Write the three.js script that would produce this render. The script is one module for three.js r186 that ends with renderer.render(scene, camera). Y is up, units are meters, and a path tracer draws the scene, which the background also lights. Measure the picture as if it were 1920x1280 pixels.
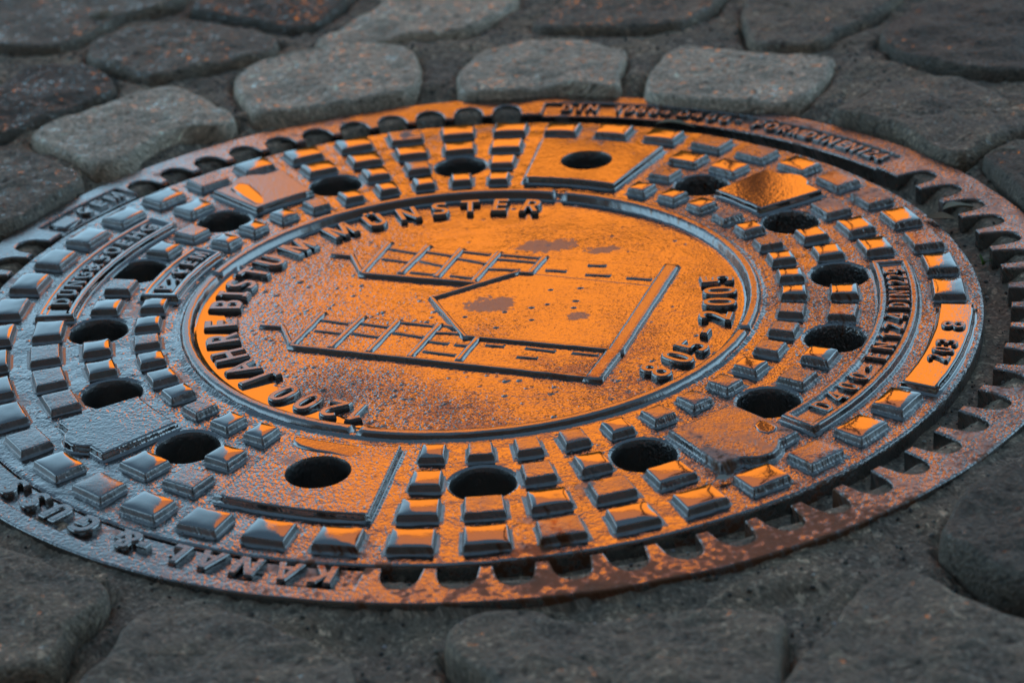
import * as THREE from 'three';
import { FontLoader } from 'three/addons/loaders/FontLoader.js';
import { TextGeometry } from 'three/addons/geometries/TextGeometry.js';
import { mergeGeometries, mergeVertices } from 'three/addons/utils/BufferGeometryUtils.js';

// ---------------------------------------------------------------- camera, sky, sun, exposure
const scene = new THREE.Scene();
const camera = new THREE.PerspectiveCamera(16.07, 1024 / 682, 0.05, 400);
camera.filmGauge = 36;
camera.position.set(0.00446, 0.67894, 1.47692);
camera.up.set(0.07621, 0.89904, -0.43118);
camera.lookAt(0.00446 + 0.013334, 0.67894 - 0.43332, 1.47692 - 0.901141);
camera.focus = 1.52;
camera.userData.fStop = 8;
scene.add(camera); camera.updateMatrixWorld(true); camera.updateProjectionMatrix();

const renderer = new THREE.WebGLRenderer({ antialias: true });
renderer.setSize(1024, 682);
renderer.toneMapping = THREE.LinearToneMapping;
renderer.toneMappingExposure = 3.0;
renderer.outputColorSpace = THREE.SRGBColorSpace;
renderer.shadowMap.enabled = true;

const D2R = Math.PI / 180;
// low evening sun behind the photographer: it lights the house front ahead, the street lies in shade
const SUN = new THREE.Vector3(-0.10, Math.sin(20 * D2R), Math.cos(20 * D2R)).normalize();
{
  const w = 512, h = 256, d = new Float32Array(w * h * 4);
  for (let j = 0; j < h; j++) for (let i = 0; i < w; i++) {
    const el = ((j + 0.5) / h - 0.5) * Math.PI, az = ((i + 0.5) / w - 0.5) * 2 * Math.PI;
    let u = Math.min(1, Math.max(0, (el / D2R - 13) / 26)); u = 1 - u * u * (3 - 2 * u); const k = u, o = (j * w + i) * 4;
    const c = [0.042 + 0.25 * k, 0.075 + 0.43 * k, 0.112 + 0.56 * k];
    if (el < 0) { const g = Math.max(0.25, 1 + el * 3); c[0] *= g; c[1] *= g; c[2] *= g; }
    d[o] = c[0]; d[o + 1] = c[1]; d[o + 2] = c[2]; d[o + 3] = 1;
  }
  const sky = new THREE.DataTexture(d, w, h, THREE.RGBAFormat, THREE.FloatType);
  sky.mapping = THREE.EquirectangularReflectionMapping; sky.magFilter = THREE.LinearFilter; sky.minFilter = THREE.LinearFilter;
  sky.colorSpace = THREE.LinearSRGBColorSpace; sky.needsUpdate = true;
  scene.background = sky; scene.environment = sky;
}
const sun = new THREE.DirectionalLight(new THREE.Color().setRGB(1, 0.80, 0.55), 4.7);
sun.position.copy(SUN).multiplyScalar(60); sun.target.position.set(0, 0, 0);
sun.castShadow = true; sun.shadow.mapSize.set(2048, 2048);
Object.assign(sun.shadow.camera, { left: -30, right: 30, top: 30, bottom: -30, near: 1, far: 140 });
scene.add(sun, sun.target);

// positions in metres, read from the photograph on the ground plane: [x, z]
const STONE_OUTLINES=[[[-0.4001,-0.5874],[-0.366,-0.5795],[-0.3471,-0.5795],[-0.3182,-0.6175],[-0.2951,-0.6504],[-0.2467,-0.6848],[-0.2583,-0.7676],[-0.4382,-0.8482],[-0.5014,-0.7601],[-0.4782,-0.6278]],[[-0.235,-0.6596],[-0.209,-0.7132],[-0.0887,-0.6917],[-0.0976,-0.6374],[-0.1206,-0.5919],[-0.1392,-0.5813],[-0.1738,-0.6091],[-0.1987,-0.6259]],[[-0.3199,-0.5689],[-0.3106,-0.5917],[-0.2605,-0.616],[-0.2122,-0.6106],[-0.1519,-0.5444],[-0.1597,-0.5134],[-0.209,-0.4939],[-0.2528,-0.4737],[-0.2775,-0.4956],[-0.3137,-0.5345]],[[-0.413,-0.4328],[-0.3853,-0.4858],[-0.363,-0.5218],[-0.3221,-0.5265],[-0.2863,-0.4704],[-0.288,-0.4443],[-0.3176,-0.4121],[-0.3449,-0.3867],[-0.3675,-0.3634],[-0.4054,-0.3333]],[[-0.342,-0.3653],[-0.3152,-0.3927],[-0.2714,-0.4342],[-0.2417,-0.4499],[-0.2084,-0.4203],[-0.1786,-0.3634],[-0.1865,-0.3528],[-0.2244,-0.3451],[-0.2474,-0.3179],[-0.2576,-0.2934],[-0.2812,-0.2813],[-0.3006,-0.3058],[-0.335,-0.3446]],[[-0.4121,-0.3231],[-0.3626,-0.3303],[-0.3361,-0.3213],[-0.2975,-0.279],[-0.291,-0.2588],[-0.307,-0.2241],[-0.3266,-0.1915],[-0.3406,-0.1789],[-0.3839,-0.1574]],[[-0.1829,-0.4368],[-0.1824,-0.4674],[-0.1682,-0.4985],[-0.1413,-0.5134],[-0.0955,-0.5242],[-0.0493,-0.5192],[-0.0333,-0.4956],[-0.0295,-0.4198],[-0.0385,-0.4022],[-0.0929,-0.3822],[-0.1402,-0.3712],[-0.1616,-0.3683],[-0.1728,-0.3997]],[[-0.1188,-0.5296],[-0.0965,-0.5757],[-0.0684,-0.6225],[-0.0393,-0.6713],[0.0581,-0.6472],[0.0586,-0.6042],[0.0162,-0.549],[0.002,-0.542],[-0.0493,-0.5365],[-0.0955,-0.5213]],[[0.0026,-0.4126],[0.014,-0.4707],[0.0328,-0.4916],[0.07,-0.5029],[0.1064,-0.4986],[0.1451,-0.4684],[0.1458,-0.4515],[0.1358,-0.4025],[0.1303,-0.3738],[0.09,-0.3866],[0.055,-0.3841],[0.0073,-0.3921]],[[0.072,-0.5403],[0.1041,-0.6041],[0.121,-0.6398],[0.2486,-0.6082],[0.2328,-0.5574],[0.1952,-0.514],[0.1312,-0.5218],[0.0898,-0.5272]],[[0.1551,-0.3747],[0.1733,-0.4342],[0.1984,-0.4588],[0.2453,-0.4383],[0.311,-0.4027],[0.3114,-0.3892],[0.2872,-0.3364],[0.2732,-0.3145],[0.253,-0.3066],[0.2086,-0.3225],[0.1565,-0.3527]],[[0.2516,-0.4861],[0.2579,-0.5513],[0.2847,-0.5913],[0.3989,-0.5631],[0.3631,-0.496],[0.3307,-0.4674],[0.3078,-0.4376],[0.2799,-0.4303],[0.2548,-0.443]],[[0.3575,-0.44],[0.3909,-0.4967],[0.4191,-0.5228],[0.496,-0.5131],[0.554,-0.487],[0.5092,-0.3184],[0.4365,-0.3348],[0.4134,-0.3464],[0.3913,-0.3644],[0.3701,-0.3892]],[[0.2922,-0.2835],[0.321,-0.3101],[0.3609,-0.3415],[0.4013,-0.3299],[0.4361,-0.2606],[0.4496,-0.2399],[0.4428,-0.2125],[0.4102,-0.2024],[0.3765,-0.1762],[0.3678,-0.1726],[0.352,-0.1923],[0.3363,-0.2352],[0.3124,-0.2613]],[[0.3859,-0.1688],[0.4147,-0.1705],[0.4763,-0.15],[0.4427,-0.0262],[0.4016,-0.0678],[0.3912,-0.1201]],[[-0.3116,0.2688],[-0.2717,0.2929],[-0.2451,0.3145],[-0.2224,0.3321],[-0.2087,0.3453],[-0.209,0.3617],[-0.2223,0.3811],[-0.2316,0.4181],[-0.2525,0.4251],[-0.283,0.4378]],[[-0.2095,0.4433],[-0.1985,0.4204],[-0.1857,0.3811],[-0.1638,0.3737],[-0.1433,0.3847],[-0.1172,0.4016],[-0.0887,0.426],[-0.0749,0.4404],[-0.0713,0.4626],[-0.0764,0.5034],[-0.2178,0.4841]],[[-0.0236,0.4228],[-0.0145,0.4113],[-0.0033,0.4067],[0.0105,0.4072],[0.0242,0.4118],[0.0293,0.4177],[0.0482,0.423],[0.076,0.4193],[0.1004,0.4229],[0.1308,0.4222],[0.1483,0.434],[0.1425,0.4591],[0.1264,0.5309],[0.0159,0.5159],[-0.0004,0.4725],[-0.0208,0.4417]],[[0.147,0.479],[0.1705,0.4483],[0.1934,0.4105],[0.2121,0.4],[0.2295,0.4106],[0.2398,0.4278],[0.255,0.4455],[0.275,0.4634],[0.2687,0.5503],[0.1289,0.5313]],[[0.2437,0.3689],[0.2512,0.3471],[0.2686,0.3202],[0.2827,0.3102],[0.3144,0.2904],[0.3567,0.2909],[0.3151,0.4441],[0.2699,0.4166],[0.2557,0.3929]]];
const RELIEF_LINES={"rodU":[[-0.0948,-0.1022],[-0.0809,-0.0968]],"spU1":[[-0.081,-0.0976],[-0.0738,-0.064]],"eavU":[[-0.0733,-0.0651],[-0.0545,-0.1145]],"spU2":[[-0.081,-0.0976],[-0.0545,-0.1145]],"wallUn":[[-0.0738,-0.064],[0.0043,-0.0337]],"wallUf":[[-0.0545,-0.1137],[0.0544,-0.0688]],"wallUf2":[[0.0544,-0.0688],[0.1368,-0.0371]],"xU1":[[-0.0268,-0.1032],[-0.0467,-0.0601]],"xU2":[[-0.0033,-0.0927],[-0.0221,-0.0487]],"xU3":[[0.023,-0.0818],[0.0029,-0.0358]],"xU4":[[0.0544,-0.0688],[0.043,-0.0433]],"wallUn2":[[0.0346,-0.0457],[0.043,-0.0433]],"gabF":[[-0.0242,-0.0143],[0.0346,-0.0457]],"gabN":[[-0.0257,-0.0135],[-0.0049,0.0516]],"naveN":[[-0.0049,0.0499],[0.0869,0.0861]],"naveF":[[0.043,-0.0433],[0.1232,-0.0079]],"plin1":[[0.1393,-0.0347],[0.0907,0.089]],"plin2":[[0.0891,0.0907],[0.0743,0.124]],"rodL":[[-0.14,0.0085],[-0.126,0.0128]],"spL1":[[-0.126,0.0121],[-0.1189,0.0439]],"eavL":[[-0.1186,0.0422],[-0.0993,-0.0028]],"spL2":[[-0.126,0.0121],[-0.0993,-0.0028]],"wallLn":[[-0.1193,0.0441],[0.0719,0.1242]],"wallLf":[[-0.0993,-0.0028],[-0.0204,0.0265]],"xL1":[[-0.0723,0.0077],[-0.0929,0.0511]],"xL2":[[-0.0484,0.018],[-0.0681,0.0622]],"xL3":[[-0.0212,0.0288],[-0.0414,0.0744]],"xL4":[[0.003,0.0546],[-0.0101,0.0845]]};
const RELIEF_SLOTS=[[[-0.0538,-0.1046],[-0.0349,-0.0931]],[[-0.0585,-0.0878],[-0.0405,-0.0785]],[[-0.0277,-0.0945],[-0.0106,-0.0846]],[[-0.0319,-0.0788],[-0.0142,-0.0658]],[[-0.005,-0.0914],[0.0159,-0.0815]],[[-0.0053,-0.0785],[0.0123,-0.0666]],[[0.0229,-0.0802],[0.0497,-0.0692]],[[0.0218,-0.0726],[0.0478,-0.0619]],[[0.015,-0.0565],[0.0348,-0.0509]],[[-0.039,-0.0609],[-0.0252,-0.0546]],[[-0.0114,-0.0501],[0.0023,-0.0438]],[[0.0547,-0.0472],[0.0667,-0.043]],[[0.0841,-0.05],[0.0947,-0.0473]],[[0.0814,-0.0346],[0.0964,-0.03]],[[0.1088,-0.0239],[0.1235,-0.0186]],[[-0.0992,0.0067],[-0.0827,0.015]],[[-0.1032,0.0224],[-0.0861,0.0299]],[[-0.0722,0.0168],[-0.0559,0.025]],[[-0.078,0.0314],[-0.0618,0.0394]],[[-0.0485,0.0193],[-0.0264,0.0285]],[[-0.0508,0.0352],[-0.0333,0.0444]],[[-0.0251,0.0391],[-0.0099,0.0435]],[[-0.0283,0.0521],[-0.0167,0.0575]],[[-0.0313,0.0665],[-0.0128,0.0754]],[[-0.011,0.0601],[-0.0024,0.0633]],[[-0.0205,0.0278],[-0.0104,0.0348]],[[0.0091,0.0644],[0.0191,0.0678]],[[0.0347,0.0732],[0.0515,0.0811]],[[0.0284,0.0852],[0.0396,0.0888]],[[0.0641,0.0856],[0.0786,0.0914]]];
const RELIEF_DIMPLES=[[0.0206,-0.0054],[0.055,-0.0136],[0.0673,-0.0059],[0.0514,0.0092],[0.0629,0.0041],[0.0709,0.0074],[0.0474,-0.0005],[0.0227,0.0164],[0.0282,0.0272],[0.0407,0.0126],[0.0505,0.0249],[0.0687,0.0177],[0.0672,0.0401],[0.0397,0.0317],[0.0553,0.0188],[0.0753,-0.0128],[0.0263,0.0028],[-0.0041,0.0193],[0.0783,0.0387],[0.0159,0.0395],[0.0213,-0.0206]];
const RING_LETTERS=[["R",0.1675,72.48],["E",0.1665,80.7],["T",0.1688,88.3],["S",0.1676,95.86],["N",0.1679,104.1],["Ü",0.1705,112.81],["M",0.1667,122.68],["M",0.1684,135.72],["U",0.1683,145.51],["T",0.171,152.72],["S",0.1692,159.7],["I",0.1702,165.37],["B",0.1693,171.41],["E",0.1693,-178.41],["R",0.1709,-170.2],["H",0.1702,-160.94],["A",0.1683,-153.34],["J",0.1673,-146.02],["0",0.1685,-136.13],["0",0.1692,-128.91],["2",0.1661,-122.03],["1",0.1706,-115.78]];
const RING_DIGITS=[["8",0.1668,-47.48],["0",0.1656,-39.83],["5",0.1664,-33.4],["-",0.1701,-25.75],["2",0.1691,-17.66],["0",0.1679,-10.57],["0",0.1678,-4.48],["5",0.1683,2.38]];
const FRAME_LETTERS=[["K",0.3531,-106.3],["A",0.3531,-109.66],["N",0.3536,-113.43],["A",0.3544,-117.22],["L",0.3543,-120.58],["-",0.3498,-124.32],["&",0.3522,-126.42],["G",0.353,-131.5],["U",0.3528,-135.42],["S",0.3516,-138.93],["S",0.3511,-142.72]];
const FILMS=[[[-0.1097,0.1868],[-0.0954,0.1933],[-0.0761,0.2012],[-0.0586,0.2088],[-0.0617,0.2149],[-0.0733,0.2197],[-0.0775,0.2164],[-0.0887,0.2092],[-0.0983,0.205],[-0.1081,0.198],[-0.1121,0.1919]],[[-0.1738,-0.2253],[-0.1685,-0.2355],[-0.1606,-0.2316],[-0.1522,-0.2143],[-0.1456,-0.1976],[-0.1478,-0.1915],[-0.1544,-0.1928],[-0.1644,-0.2079]],[[0.1627,0.2159],[0.1669,0.2094],[0.1717,0.2131],[0.1761,0.2195],[0.174,0.2248],[0.1691,0.2268],[0.1644,0.2232]]];
// ---------------------------------------------------------------- helpers
function rng(seed) { let s = seed >>> 0; return () => { s = (s + 0x6D2B79F5) >>> 0; let t = s; t = Math.imul(t ^ (t >>> 15), t | 1); t ^= t + Math.imul(t ^ (t >>> 7), t | 61); return ((t ^ (t >>> 14)) >>> 0) / 4294967296; }; }
const lerp = (a, b, t) => a + (b - a) * t, clamp = (x, a = 0, b = 1) => Math.min(b, Math.max(a, x));
const sstep = (a, b, x) => { const t = clamp((x - a) / (b - a)); return t * t * (3 - 2 * t); };
const PERM = new Uint8Array(1024), GX = new Float32Array(256), GY = new Float32Array(256);
{ const r = rng(7), p = Array.from({ length: 256 }, (_, i) => i); for (let i = 255; i > 0; i--) { const j = Math.floor(r() * (i + 1)); [p[i], p[j]] = [p[j], p[i]]; }
  for (let i = 0; i < 1024; i++) PERM[i] = p[i & 255]; for (let i = 0; i < 256; i++) { const a = r() * Math.PI * 2; GX[i] = Math.cos(a); GY[i] = Math.sin(a); } }
function noise(x, y) {                                   // gradient noise, about -0.7 .. 0.7
  const X = Math.floor(x), Y = Math.floor(y), fx = x - X, fy = y - Y, xi = X & 255, yi = Y & 255;
  const u = fx * fx * fx * (fx * (fx * 6 - 15) + 10), v = fy * fy * fy * (fy * (fy * 6 - 15) + 10);
  const a = PERM[xi] + yi, b = PERM[xi + 1] + yi, h0 = PERM[a], h1 = PERM[b], h2 = PERM[a + 1], h3 = PERM[b + 1];
  const n0 = GX[h0] * fx + GY[h0] * fy, n1 = GX[h1] * (fx - 1) + GY[h1] * fy, n2 = GX[h2] * fx + GY[h2] * (fy - 1), n3 = GX[h3] * (fx - 1) + GY[h3] * (fy - 1);
  const p = n0 + (n1 - n0) * u, q = n2 + (n3 - n2) * u; return p + (q - p) * v;
}
function fbm(x, y, oct, gain = 0.5) { let s = 0, a = 1; for (let i = 0; i < oct; i++) { s += a * noise(x, y); x = x * 2.03 + 17.3; y = y * 2.03 + 9.1; a *= gain; } return s; }
// standing water on the low side of the medallion, drawn up along the ring: 1 inside, 0 outside
function puddle(x, z) {
  const r = Math.hypot(x, z), t = (((Math.atan2(-z, x) / (Math.PI / 180)) + 360) % 360 - 203) / 50, edge = 0.1865 - r;
  if (Math.abs(t) > 1.1 || edge > 0.04 || r > 0.19) return 0;
  const wide = 0.029 * (1 - 0.8 * t * t) + 0.006 * noise(x * 60, z * 60) + 0.002 * noise(x * 190, z * 190);
  return sstep(wide, wide - 0.0022, edge);
}
const polar = (r, deg) => [r * Math.cos(deg * D2R), -r * Math.sin(deg * D2R)];
const names = {};
function numbered(n) { const k = names[n] = (names[n] ?? -1) + 1; return k ? `${n}_${String(k).padStart(3, '0')}` : n; }
function mesh(name, geo, mat, parent) { const m = new THREE.Mesh(geo, mat); m.name = name; m.castShadow = m.receiveShadow = true; (parent || scene).add(m); return m; }
function tag(o, label, category, group) { o.userData.label = label; o.userData.category = category; if (group) o.userData.group = group; return o; }
function thing(name, label, category, pos = [0, 0, 0], group) { const g = new THREE.Group(); g.name = numbered(name); g.position.set(...pos); scene.add(g); return tag(g, label, category, group); }
function geoFrom(pos, idx) { const g = new THREE.BufferGeometry(); g.setAttribute('position', new THREE.BufferAttribute(Float32Array.from(pos), 3)); g.setIndex(idx); g.computeVertexNormals(); return g; }
const SPAN = 0.84;                                       // the iron textures cover 0.84 m x 0.84 m
function planarUV(g, span = SPAN, ox = 0.5, oy = 0.5, ky = 0.45) {
  const p = g.attributes.position, uv = new Float32Array(p.count * 2);
  for (let i = 0; i < p.count; i++) { uv[2 * i] = (p.getX(i) + p.getY(i) * ky) / span + ox; uv[2 * i + 1] = (p.getZ(i) + p.getY(i) * ky) / span + oy; }
  g.setAttribute('uv', new THREE.BufferAttribute(uv, 2)); return g;
}
function radialUV(g, cx, cz, span, ox = 0.5, oy = 0.5, top = 0) {      // like planarUV, but steep faces are unfolded outward so that the pattern keeps its size
  const p = g.attributes.position, uv = new Float32Array(p.count * 2);
  for (let i = 0; i < p.count; i++) { const x = p.getX(i), z = p.getZ(i), l = Math.hypot(x - cx, z - cz) || 1, d = Math.max(0, top - p.getY(i)) * clamp(l / 0.01); uv[2 * i] = (x + (x - cx) / l * d) / span + ox; uv[2 * i + 1] = (z + (z - cz) / l * d) / span + oy; }
  g.setAttribute('uv', new THREE.BufferAttribute(uv, 2)); return g;
}
function tex8(w, h, f, srgb) {
  const d = new Uint8Array(w * h * 4); f(d);
  const t = new THREE.DataTexture(d, w, h, THREE.RGBAFormat, THREE.UnsignedByteType);
  t.wrapS = t.wrapT = THREE.RepeatWrapping; t.magFilter = THREE.LinearFilter; t.minFilter = THREE.LinearMipmapLinearFilter; t.generateMipmaps = true;
  if (srgb) t.colorSpace = THREE.SRGBColorSpace; t.needsUpdate = true; return t;
}
function texF(w, h, a) {
  const d = new Float32Array(w * h * 4); for (let i = 0; i < w * h; i++) { d[4 * i] = d[4 * i + 1] = d[4 * i + 2] = a[i]; d[4 * i + 3] = 1; }
  const t = new THREE.DataTexture(d, w, h, THREE.RGBAFormat, THREE.FloatType);
  t.wrapS = t.wrapT = THREE.RepeatWrapping; t.magFilter = THREE.LinearFilter; t.minFilter = THREE.LinearFilter; t.needsUpdate = true; return t;
}
const toS = (l) => { l = clamp(l); return Math.round(255 * (l <= 0.0031308 ? l * 12.92 : 1.055 * Math.pow(l, 1 / 2.4) - 0.055)); };

// ---------------------------------------------------------------- materials
// wet cast iron: bare worn metal, rust where it sits in patches, a water film that is smooth in places and broken in others
const IRON = {};
{
  const N = 2048, rough = new Float32Array(N * N), rust = new Float32Array(N * N), bump = new Float32Array(N * N);
  const matte = [[0.057, -0.092, 0.020, 0.012], [0.0105, 0.002, 0.017, 0.012], [0.094, -0.078, 0.013, 0.007], [0.07, 0.03, 0.008, 0.006]];
  for (let j = 0; j < N; j++) for (let i = 0; i < N; i++) {
    const x = ((i + 0.5) / N - 0.5) * SPAN, z = ((j + 0.5) / N - 0.5) * SPAN, r = Math.hypot(x, z), o = j * N + i;
    const big = fbm(x * 14 + 3, z * 14 + 8, 4), mid = fbm(x * 60 + 30, z * 60 + 11, 3);
    const inside = 1 - sstep(0.183, 0.187, r);
    const right = sstep(0.06, 0.26, x + 0.12 * big) * (1 - inside);
    const near = sstep(0.24, 0.36, z - 0.25 * x * x + 0.06 * big);
    const grit = noise(x * 210 + 70, z * 210) + 0.6 * noise(x * 480, z * 480 + 12);
    let ru = sstep(0.15, 0.8, big * 0.35 + mid * 0.25 + 0.9 * grit + 0.30 * right + 0.62 * near * sstep(-0.22, 0.08, x + 0.2 * mid) * sstep(0.325, 0.345, r + 0.02 * big) + 0.35 * near * sstep(-0.12, 0.05, x + 0.2 * mid) - 0.30 - 0.2 * inside);
    const lowIn = inside * sstep(0.05, 0.15, z + 0.05 * big);
    ru = Math.max(ru, lowIn * sstep(0.0, 0.6, big + 0.4 * mid + 0.7 * grit) * 0.5);
    let ro = 0.085 + 0.06 * clamp(mid + 0.35) + 0.22 * sstep(0.32, 0.6, big + 0.5 * mid);
    ro = lerp(ro, 0.18 + 0.12 * mid, 0.75 * right);
    ro = lerp(ro, 0.13 + 0.05 * clamp(mid + 0.3), inside);
    for (const [mx, mz, a, b] of matte) { const q = Math.hypot((x - mx) / a, (z - mz) / b) + 0.55 * mid + 0.5 * grit; ro = lerp(ro, 0.42, 1 - sstep(0.8, 1.05, q)); }
    const pu = puddle(x, z); rough[o] = lerp(lerp(ro, Math.max(ro, 0.42), ru * 0.7), 0.04, pu); ru *= 1 - pu; rust[o] = ru;
    // relief of the skin, metres
    const g1 = fbm(x * 620, z * 620, 2), g2 = noise(x * 300 + 50, z * 300), g3 = noise(x * 120 + 5, z * 120 + 50);
    const amp = lerp(lerp(0.55, 1.35, right), 0.42 + 0.5 * lowIn + 0.25 * sstep(0.02, -0.1, x), inside) * (0.75 + 0.9 * clamp(big + 0.3));
    let drop = Math.max(0, noise(x * 420 + 90, z * 420 + 33) - 0.34) * 0.00055 * (inside ? sstep(0.08, -0.1, x) + lowIn * 0.7 : 0.8);
    bump[o] = amp * (g1 * 0.00019 + g2 * 0.00018 + g3 * 0.00012) * (1 - 0.97 * pu) + drop * (1 - pu);
  }
  let lo = 1e9, hi = -1e9; for (const v of bump) { if (v < lo) lo = v; if (v > hi) hi = v; }
  IRON.range = hi - lo; for (let k = 0; k < bump.length; k++) bump[k] = (bump[k] - lo) / (hi - lo);
  IRON.bump = texF(N, N, bump);
  IRON.color = tex8(N, N, (d) => { const r = rng(3); for (let k = 0; k < N * N; k++) { const u = rust[k], n = 0.93 + 0.14 * r(); d[4 * k] = toS(lerp(0.285, 0.19, u) * n); d[4 * k + 1] = toS(lerp(0.27, 0.085, u) * n); d[4 * k + 2] = toS(lerp(0.265, 0.045, u) * n); d[4 * k + 3] = 255; } }, true);
  IRON.rm = tex8(N, N, (d) => { for (let k = 0; k < N * N; k++) { d[4 * k] = 255; d[4 * k + 1] = Math.round(255 * rough[k]); d[4 * k + 2] = Math.round(255 * (1 - 0.55 * rust[k])); d[4 * k + 3] = 255; } });
}
const M = {};
const std = (o) => new THREE.MeshStandardMaterial(o);
M.plate = std({ map: IRON.color, roughnessMap: IRON.rm, metalnessMap: IRON.rm, roughness: 1, metalness: 1, bumpMap: IRON.bump, bumpScale: IRON.range * 1.0 });
M.film = std({ color: new THREE.Color().setRGB(0.30, 0.285, 0.28), roughness: 0.08, metalness: 1, bumpMap: IRON.bump, bumpScale: IRON.range * 0.06 });
M.damp = std({ map: IRON.color, roughness: 0.24, metalness: 1, bumpMap: IRON.bump, bumpScale: IRON.range * 0.4 });
M.dry = std({ map: IRON.color, roughnessMap: IRON.rm, roughness: 2.0, metalnessMap: IRON.rm, metalness: 1, bumpMap: IRON.bump, bumpScale: IRON.range * 0.8 });
M.frame = std({ map: IRON.color, roughnessMap: IRON.rm, metalnessMap: IRON.rm, roughness: 1.6, metalness: 1, bumpMap: IRON.bump, bumpScale: IRON.range });
M.side = std({ map: IRON.color, roughness: 0.38, metalness: 1, bumpMap: IRON.bump, bumpScale: IRON.range * 1.6 });
M.letter = std({ map: IRON.color, roughness: 0.22, metalness: 1, bumpMap: IRON.bump, bumpScale: IRON.range * 0.35 });

// stone and grit
function stoneTex(seed, base, speck, warm, wetAt = 0.25) {
  const N = 1024, S = 0.42, r = rng(seed), b = new Float32Array(N * N), gl = new Float32Array(N * N);
  const color = tex8(N, N, (d) => {
    for (let j = 0; j < N; j++) for (let i = 0; i < N; i++) {
      const x = i / N * S, z = j / N * S, k = j * N + i, ox = seed * 3.1;
      const big = fbm(x * 22 + ox, z * 22, 4), fine = noise(x * 700 + ox, z * 700), gr = noise(x * 330 + ox, z * 330 + 40), g2 = noise(x * 170 + 9, z * 170 + ox);
      let v = base * (1 + 0.35 * big + 0.6 * fine + 0.5 * gr + 0.15 * (r() - 0.5));
      const sp = Math.max(sstep(0.3, 0.52, gr + 0.25 * fine), sstep(0.26, 0.42, noise(x * 150 + ox, z * 150 + 77) + 0.3 * fine)) * speck, dk = sstep(0.24, 0.5, g2 + 0.3 * fine) * 0.6;
      v = Math.max(0.012, v * (1 - dk)) + sp * base * (0.9 + 1.2 * sstep(0.1, 0.4, big));
      const w = warm * clamp(0.5 + 1.4 * big);
      d[4 * k] = toS(v * (1.26 + 0.35 * w)); d[4 * k + 1] = toS(v * (1 + 0.02 * w)); d[4 * k + 2] = toS(v * (0.75 - 0.2 * w)); d[4 * k + 3] = 255;
      b[k] = 0.5 + 0.25 * big + 0.2 * gr + 0.14 * fine - 0.16 * dk; const pool = sstep(wetAt, wetAt + 0.06, noise(x * 190 + ox, z * 230 + 5) + 0.4 * gr + 0.3 * big - 0.03); gl[k] = pool; b[k] = lerp(b[k], 0.47, pool);
    }
  }, true);
  const gloss = tex8(N, N, (d) => { for (let k = 0; k < N * N; k++) { d[4 * k] = 255; d[4 * k + 1] = Math.round(255 * lerp(0.72, 0.13, gl[k])); d[4 * k + 2] = 0; d[4 * k + 3] = 255; } });
  return { color, bump: texF(N, N, b), gloss };
}
const ST = [stoneTex(11, 0.43, 0.6, 0.04, 0.2), stoneTex(23, 0.17, 0.6, 0.1, 0.25), stoneTex(37, 0.09, 0.6, 0.0, 0.22), stoneTex(41, 0.17, 0.7, 0.3, 0.42), stoneTex(61, 0.10, 0.5, 0.05, 0.40)];
M.stones = ST.map((t, i) => std({ map: t.color, bumpMap: t.bump, bumpScale: 0.0024, roughnessMap: t.gloss, roughness: 1, metalness: 0 }));
const GR = stoneTex(51, 0.18, 1.0, 0.35, 0.4);
M.bed = std({ map: GR.color, bumpMap: GR.bump, bumpScale: 0.0022, roughness: 0.8 });
M.soil = std({ map: GR.color, roughness: 0.9, bumpMap: GR.bump, bumpScale: 0.004 });
M.far = std({ color: new THREE.Color().setRGB(0.06, 0.058, 0.055), roughness: 0.8 });
// ---------------------------------------------------------------- the setting: houses outside the frame, one mirrored orange, the brick ones added for shade
M.render = std({ color: new THREE.Color().setRGB(0.70, 0.23, 0.022), roughness: 0.9 });
M.trim = std({ color: new THREE.Color().setRGB(0.5, 0.42, 0.3), roughness: 0.85 });
M.glass = std({ color: new THREE.Color().setRGB(0.03, 0.035, 0.04), roughness: 0.08 });
M.tile = std({ color: new THREE.Color().setRGB(0.30, 0.105, 0.045), roughness: 0.85 });
M.brick = std({ color: new THREE.Color().setRGB(0.20, 0.11, 0.075), roughness: 0.9 });
M.pole = std({ color: new THREE.Color().setRGB(0.03, 0.025, 0.02), roughness: 0.5 });
const box = (w, h, d, x, y, z) => new THREE.BoxGeometry(w, h, d).translate(x, y, z);
function house(label, x0, x1, zf, depth, hgt, wallMat, winRows, face, rise = depth * 0.1) {
  const xc = (x0 + x1) / 2, w = x1 - x0, g = thing('house', label, 'house', [xc, 0, zf]);
  mesh('wall', box(w, hgt, depth, 0, hgt / 2, -face * depth / 2), wallMat, g);
  mesh('plinth', box(w + 0.1, 0.6, 0.06, 0, 0.3, face * 0.03), M.trim, g);
  const rs = new THREE.Shape([[-depth / 2 - 0.15, 0], [depth / 2 + 0.15, 0], [0, rise]].map(([a, b]) => new THREE.Vector2(a, b)));
  mesh('roof', new THREE.ExtrudeGeometry(rs, { depth: w, bevelEnabled: false }).rotateY(Math.PI / 2).translate(-w / 2, hgt + 0.002, -face * depth / 2), M.tile, g);
  for (const [y, h, n] of winRows) for (let i = 0; i < n; i++) {
    const x = -w / 2 + w * (i + 0.5) / n;
    const f = mesh('window', mergeGeometries([box(1.2, 0.1, 0.12, x, y, face * 0.062), box(1.2, 0.1, 0.12, x, y + h, face * 0.062), box(0.1, h - 0.1, 0.12, x - 0.55, y + h / 2, face * 0.062), box(0.1, h - 0.1, 0.12, x + 0.55, y + h / 2, face * 0.062)]), M.trim, g);
    mesh('pane', box(1.0, h - 0.1, 0.02, x, y + h / 2, face * 0.012), M.glass, f);
  }
  return g;
}
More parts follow.
